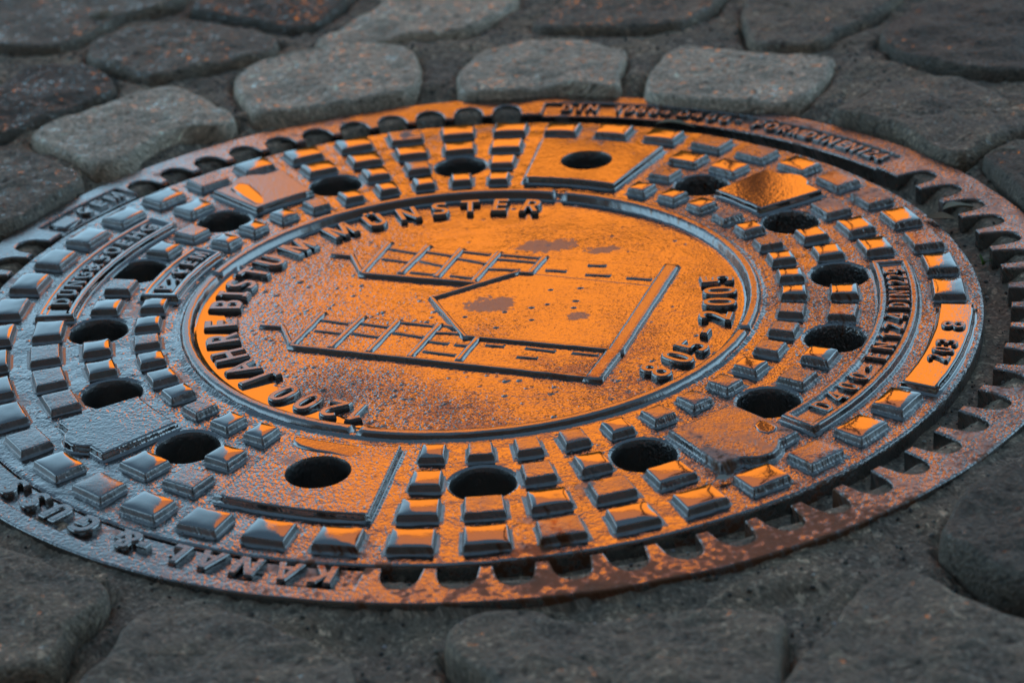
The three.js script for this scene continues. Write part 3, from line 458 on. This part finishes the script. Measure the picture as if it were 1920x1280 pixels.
// the ring round the medallion, cast in four lengths
for (const [a0, a1, r0] of [[69.2, 157.0, 0.1875], [158.2, 246.0, 0.1868], [-112.2, -24.6, 0.1875], [-23.4, 66.6, 0.1872]])
  mesh('ring_rib', raised(sector(r0, r0 + 0.0068, a0, a1), [[-0.0032, -0.0036], [-0.0022, -0.0016], [-0.0014, 0.0000], [-0.0007, 0.0016], [0, 0.0027], [0.0007, 0.0033], [0.0016, 0.0036], [0.0024, 0.0036]], { rough: 0.0005 }), M.letter, lid);
// inscription of the medallion
for (const [c, r, a] of RING_LETTERS) { const [x, z] = polar(0.1675, a); glyph(c, 0.0200, x, z, a, false, FLOOR - 0.0001, 0.0031, lid, M.letter, false, c === 'M' ? 0.95 : 0.9); }
for (const [c, r, a] of RING_DIGITS) { const [x, z] = polar(0.1675, a); glyph(c, c === '-' ? 0.020 : 0.0200, x, z, a, true, FLOOR - 0.0001, 0.0031, lid, M.letter, false, 0.85); }
// cathedral relief
const relief = new THREE.Group(); relief.name = 'cathedral_relief'; lid.add(relief);
function rib(name, A, B, w, h, mat = M.letter) {
  const dx = B[0] - A[0], dz = B[1] - A[1], l = Math.hypot(dx, dz), nx = -dz / l * w / 2, nz = dx / l * w / 2, ex = dx / l * w * 0.3, ez = dz / l * w * 0.3;
  const P = [], n = Math.max(2, Math.ceil(l / 0.006));
  for (let i = 0; i <= n; i++) P.push([A[0] - ex + (dx + 2 * ex) * i / n + nx, A[1] - ez + (dz + 2 * ez) * i / n + nz, i === 0 || i === n ? 1 : 0]);
  for (let i = n; i >= 0; i--) P.push([A[0] - ex + (dx + 2 * ex) * i / n - nx, A[1] - ez + (dz + 2 * ez) * i / n - nz, i === 0 || i === n ? 1 : 0]);
  return mesh(name, raised(P, [[-0.0016, -0.0012], [-0.0010, 0.0001], [-0.0005, h * 0.45], [0, h * 0.85], [w * 0.16, h], [w * 0.32, h * 1.02]], { y: FLOOR, rough: 0.0005 }), mat, relief);
}
{
  const L = RELIEF_LINES, slab = (name, pts, h) => mesh(name, raised(pts, [[-0.0014, -0.0012], [-0.0007, 0.0001], [0, h * 0.7], [0.0008, h]], { y: FLOOR }), M.plate, relief);
  slab('tower_slab', [L.eavU[0], L.eavU[1], L.wallUf2[1], L.naveF[1], L.wallUn2[1], L.wallUn[1]], 0.0007);
  slab('tower_slab', [L.eavL[0], L.eavL[1], L.wallLf[1], L.naveN[0], L.naveN[1], L.plin2[1]], 0.0007);
  slab('nave_slab', [L.gabN[0], L.gabF[1], L.naveF[0], L.naveF[1], L.naveN[1], L.naveN[0]], 0.0010);
  slab('spire_slab', [L.spU1[0], L.eavU[1], L.eavU[0]], 0.0006); slab('spire_slab', [L.spL1[0], L.eavL[1], L.eavL[0]], 0.0006);
  for (const k of ['spU1', 'spL1']) rib('spire_edge', ...L[k], 0.0030, 0.0021);
  for (const k of ['rodU', 'rodL']) rib('spire_rod', ...L[k], 0.0030, 0.0020);
  for (const k of ['eavU', 'eavL', 'xU1', 'xU2', 'xU3', 'xU4', 'xL1', 'xL2', 'xL3', 'xL4']) rib('storey_band', ...L[k], 0.0042, 0.0025);
  for (const k of ['wallUn', 'wallLn', 'naveN', 'wallUn2']) rib('wall_edge', ...L[k], 0.0034, 0.0025);
  for (const k of ['gabF', 'gabN']) rib('gable_edge', ...L[k], 0.0032, 0.0028);
  for (const k of ['plin1', 'plin2']) { const A = L[k][0], B = L[k][1]; rib('plinth', A, B, 0.0105, 0.0028); }
  RELIEF_SLOTS.forEach(([A, B]) => rib('window_bar', A, B, 0.0028, 0.0017));
  RELIEF_DIMPLES.forEach(([x, z], i) => i % 2 && mesh('boss', planarUV(lathe([[0, FLOOR + 0.00175], [0.0009, FLOOR + 0.0016], [0.0017, FLOOR + 0.0012], [0.0025, FLOOR + 0.0005]], 0, 0, 14).scale(1.0 + 0.8 * Math.abs(noise(i * 3.7, 1)), 1, 0.6 + Math.abs(noise(i * 2.3, 5))).translate(x, 0, z)), M.letter, relief));
}

// films of standing water on three pads, seen as smooth patches
function film(pts, tx, tz) { const cx = pts.reduce((s, p) => s + p[0], 0) / pts.length, cz = pts.reduce((s, p) => s + p[1], 0) / pts.length; mesh('water_film', raised(pts, [[-0.0006, -0.0010], [0, 0.0003], [0.0007, 0.0005], [0.0014, 0.00055]], { y: 0.0051, tilt: [tx, tz, cx, cz] }), M.film, lid); }
film(FILMS[0], -0.03, -0.02); film(FILMS[1], -0.055, 0); film(FILMS[2], 0, 0);
// ---------------------------------------------------------------- the frame
const frame = thing('manhole_surround', 'round cast iron manhole frame with notched inner edge and raised lettering', 'manhole frame');
const FTOP = 0.0028, IC = [0.0085, -0.001];
const TRAYS = [[-166.5, -103.2], [31.5, 80.5], [137.6, 150.8]];   // lettered stretches, degrees about the frame's centre
{
  const inner = [], Rn = 0.3705, Ri = 0.3485, half = 1.75;
  const pt = (r, a, c = FC) => { const [x, z] = polar(r, a); return [x + c[0], z + c[1]]; };
  const inTray = (a, m = 0) => TRAYS.some(([p, q]) => within(a, p - m, q + m));
  const ri = (a) => { const [x, z] = pt(Ri, a, IC); return Math.hypot(x - FC[0], z - FC[1]); };
  for (let a = -180; a < 180; a += 0.25) {
    const near5 = Math.round((a - 0.4) / 5) * 5 + 0.4, d = a - near5;
    let r = ri(a);
    if (inTray(a)) r = 0.3728;
    else if (!inTray(near5, 1.9) && Math.abs(d) < half) { const t = Math.abs(d) / half; r = lerp(r, Rn, t > 0.97 ? 0.2 : t > 0.9 ? 0.55 : 1) - (t < 0.9 ? 0.014 * (1 - Math.sqrt(Math.max(0, 1 - Math.pow(t / 0.93, 2.4)))) : 0); }
    inner.push(pt(r, a));
  }
  const outer = []; for (let a = -180; a < 180; a += 1) { const [x, z] = polar(0.3868 + 0.0008 * noise(a * 0.2, 4), a); outer.push([x + 0.0125, z - 0.002]); }
  const s = new THREE.Shape(outer.map(([x, z]) => new THREE.Vector2(x, -z))); s.holes.push(new THREE.Path(inner.map(([x, z]) => new THREE.Vector2(x, -z))));
  const g = new THREE.ExtrudeGeometry(s, { depth: 0.034, bevelEnabled: true, bevelThickness: 0.0014, bevelSize: 0.0013, bevelOffset: -0.0013, bevelSegments: 3, curveSegments: 4 });
  g.rotateX(-Math.PI / 2).translate(0, FTOP - 0.0354, 0);
  mesh('ring', planarUV(g), M.frame, frame);
  for (const [p, q] of TRAYS) {
    const P = []; const n = Math.ceil((q - p) / 1.5);
    for (let i = 0; i <= n; i++) { const a = lerp(p - 0.2, q + 0.2, i / n); P.push(pt(0.3745, a)); } for (let i = n; i >= 0; i--) { const a = lerp(p - 0.2, q + 0.2, i / n); P.push(pt(ri(a) + 0.0002, a)); }
    const sh = new THREE.Shape(P.map(([x, z]) => new THREE.Vector2(x, -z)));
    mesh('inscription_tray', planarUV(new THREE.ExtrudeGeometry(sh, { depth: 0.02, bevelEnabled: true, bevelThickness: 0.001, bevelSize: 0.001, bevelOffset: -0.001, bevelSegments: 2 }).rotateX(-Math.PI / 2).translate(0, 0.0004 - 0.021, 0)), M.frame, frame);
  }
  const place = (c, cap, r, a, wide = 1) => { const [x, z] = pt(r, a); glyph(c, cap, x, z, a, false, 0.0003, cap > 0.015 ? 0.0034 : 0.0024, frame, M.letter, cap > 0.015, wide); };
  for (const [c, r, a] of FRAME_LETTERS) { const [x, z] = polar(0.3575, a); const a2 = Math.atan2(-(z), x - FC[0]) / D2R; place(c, 0.0165, 0.3610, a + (-110 - a) * 0.0 , 0.95); }
  const span = (str, cap, r, a0, a1, wide) => [...str].forEach((c, i) => { if (c !== ' ') place(c, cap, r, lerp(a0, a1, i / (str.length - 1)), wide); });
  span('DIN 19584', 0.0120, 0.3615, 77.6, 64.6, 0.9); span('D400-', 0.0120, 0.3615, 62.2, 54.8, 0.95); span('FORM', 0.0120, 0.3615, 52, 46.2, 0.95); span('DIN', 0.0120, 0.3615, 44.4, 41.2, 0.95); span('EN124', 0.0120, 0.3615, 39.2, 33.2, 0.95);
  span('CEM', 0.0120, 0.3620, 144.6, 139.6, 1);
  { const P = []; for (const [r, a] of [[0.3545, 149.6], [0.3685, 149.6], [0.3685, 146.6], [0.3545, 146.6]]) P.push([...pt(r, a), 1]); mesh('pad', raised(P, [[-0.001, 0], [-0.0005, 0.0015], [0, 0.0026], [0.001, 0.0028]], {}), M.letter, frame); }
}

// ---------------------------------------------------------------- small things lying about
M.leaf = std({ color: new THREE.Color().setRGB(0.26, 0.17, 0.10), roughness: 0.6, side: THREE.DoubleSide });
M.leafPale = std({ color: new THREE.Color().setRGB(0.33, 0.29, 0.20), roughness: 0.6, side: THREE.DoubleSide });
M.green = std({ color: new THREE.Color().setRGB(0.10, 0.20, 0.02), roughness: 0.6, side: THREE.DoubleSide });
M.pebble = std({ color: new THREE.Color().setRGB(0.22, 0.17, 0.11), roughness: 0.6 });
M.chip = std({ color: new THREE.Color().setRGB(0.42, 0.42, 0.38), roughness: 0.6 });
function leaf(name, label, x, y, z, len, wid, turn, tilt, mat, seed) {
  const nU = 12, nV = 6, pos = [], idx = [];
  for (let i = 0; i <= nU; i++) for (let j = 0; j <= nV; j++) { const u = i / nU, v = j / nV * 2 - 1, w = wid * Math.sin(Math.PI * Math.pow(u, 0.8)) * (1 + 0.25 * noise(u * 9 + seed, v > 0 ? 3 : 8)); pos.push((u - 0.5) * len, Math.abs(v) * w * 0.28 + Math.sin(u * 4 + seed) * len * 0.05 + 0.0015, v * w * 0.5); }
  for (let i = 0; i < nU; i++) for (let j = 0; j < nV; j++) { const a = i * (nV + 1) + j, b = a + nV + 1; idx.push(a, a + 1, b, a + 1, b + 1, b); }
  const m = mesh(numbered(name), geoFrom(pos, idx), mat); m.position.set(x, y, z); m.rotation.set(tilt, turn, 0); return tag(m, label, 'leaf');
}
leaf('dry_leaf', 'curled pale leaf in the wide gap between lid and frame', 0.352, 0.000, -0.094, 0.030, 0.011, 0.35, -0.1, M.leafPale, 1);
leaf('dry_leaf', 'brown crumpled leaf scrap on the rim of the iron lid', 0.334, 0.0008, -0.076, 0.022, 0.010, -0.5, 0.05, M.leaf, 4);
leaf('dry_leaf', 'pale flat leaf strip in the gap beside the long lettered frame tray', 0.171, -0.0005, -0.302, 0.034, 0.006, -0.42, 0.0, M.leafPale, 6);
leaf('dry_leaf', 'tiny greenish leaf scrap between two studs of the lid', 0.138, 0.0005, 0.2705, 0.010, 0.006, 0.2, 0, M.chip, 9);
leaf('dry_leaf', 'tiny red and yellow leaf scrap on the grit outside the frame', 0.1175, -0.004, 0.372, 0.012, 0.005, -0.1, 0, std({ color: new THREE.Color().setRGB(0.45, 0.13, 0.02), roughness: 0.6, side: THREE.DoubleSide }), 12);
function pebble(label, x, y, z, s, mat, seed) {
  const g = mergeVertices(new THREE.IcosahedronGeometry(1, 3).deleteAttribute('uv').deleteAttribute('normal')), p = g.attributes.position;
  for (let i = 0; i < p.count; i++) { const k = 1 + 0.35 * noise(p.getX(i) * 1.4 + seed, p.getY(i) * 1.4 + p.getZ(i)); p.setXYZ(i, p.getX(i) * s * k * 1.25, p.getY(i) * s * k * 0.75, p.getZ(i) * s * k); }
  g.computeVertexNormals(); const m = mesh(numbered('pebble'), g, mat); m.position.set(x, y, z); return tag(m, label, 'pebble');
}
pebble('ochre pebble in the joint between two dark cobbles', -0.3164, 0.013, -0.650, 0.0105, M.pebble, 2);
pebble('small orange pebble in the joint beside the pale cobble', -0.1864, 0.008, -0.5175, 0.005, M.pebble, 5);
pebble('white chip in a notch of the iron frame', -0.0637, -0.006, -0.366, 0.0035, M.chip, 8);
pebble('pale chip in a frame notch with another chip', 0.1251, -0.008, 0.3325, 0.0022, M.chip, 11);
pebble('tan pebble in a frame notch beside the bare grit', 0.178, -0.008, 0.312, 0.003, M.pebble, 14);
pebble('pale pebble by the end cobble near the frame', 0.292, -0.004, -0.292, 0.004, M.chip, 17);
function sprig(label, x, y, z, n, len, seed) {
  const r = rng(seed), g = thing('grass_sprig', label, 'grass', [x, y, z]);
  for (let k = 0; k < n; k++) { const a = r() * 6.28, l = len * (0.6 + 0.5 * r()), pos = [], idx = []; for (let i = 0; i <= 6; i++) { const t = i / 6, w = 0.0011 * (1 - t * 0.9), cx = Math.cos(a) * l * t * 0.7, cz = Math.sin(a) * l * t * 0.7, cy = l * (t - 0.45 * t * t); pos.push(cx - Math.sin(a) * w, cy, cz + Math.cos(a) * w, cx, cy - 0.0003, cz, cx + Math.sin(a) * w, cy, cz - Math.cos(a) * w); if (i < 6) { const b = i * 3; idx.push(b, b + 1, b + 3, b + 1, b + 4, b + 3, b + 1, b + 2, b + 4, b + 2, b + 5, b + 4); } } mesh('blade', geoFrom(pos, idx), M.green, g); }
}
sprig('green grass blades sprouting by the frame notches near a white chip', -0.046, -0.009, -0.345, 4, 0.016, 3);
sprig('tiny green tuft by the frame notches near the small lettered box', -0.1676, -0.008, -0.3065, 5, 0.009, 6);
sprig('little green shoots in the wide gap between lid and frame', 0.352, -0.010, -0.020, 6, 0.010, 9);

renderer.render(scene, camera);
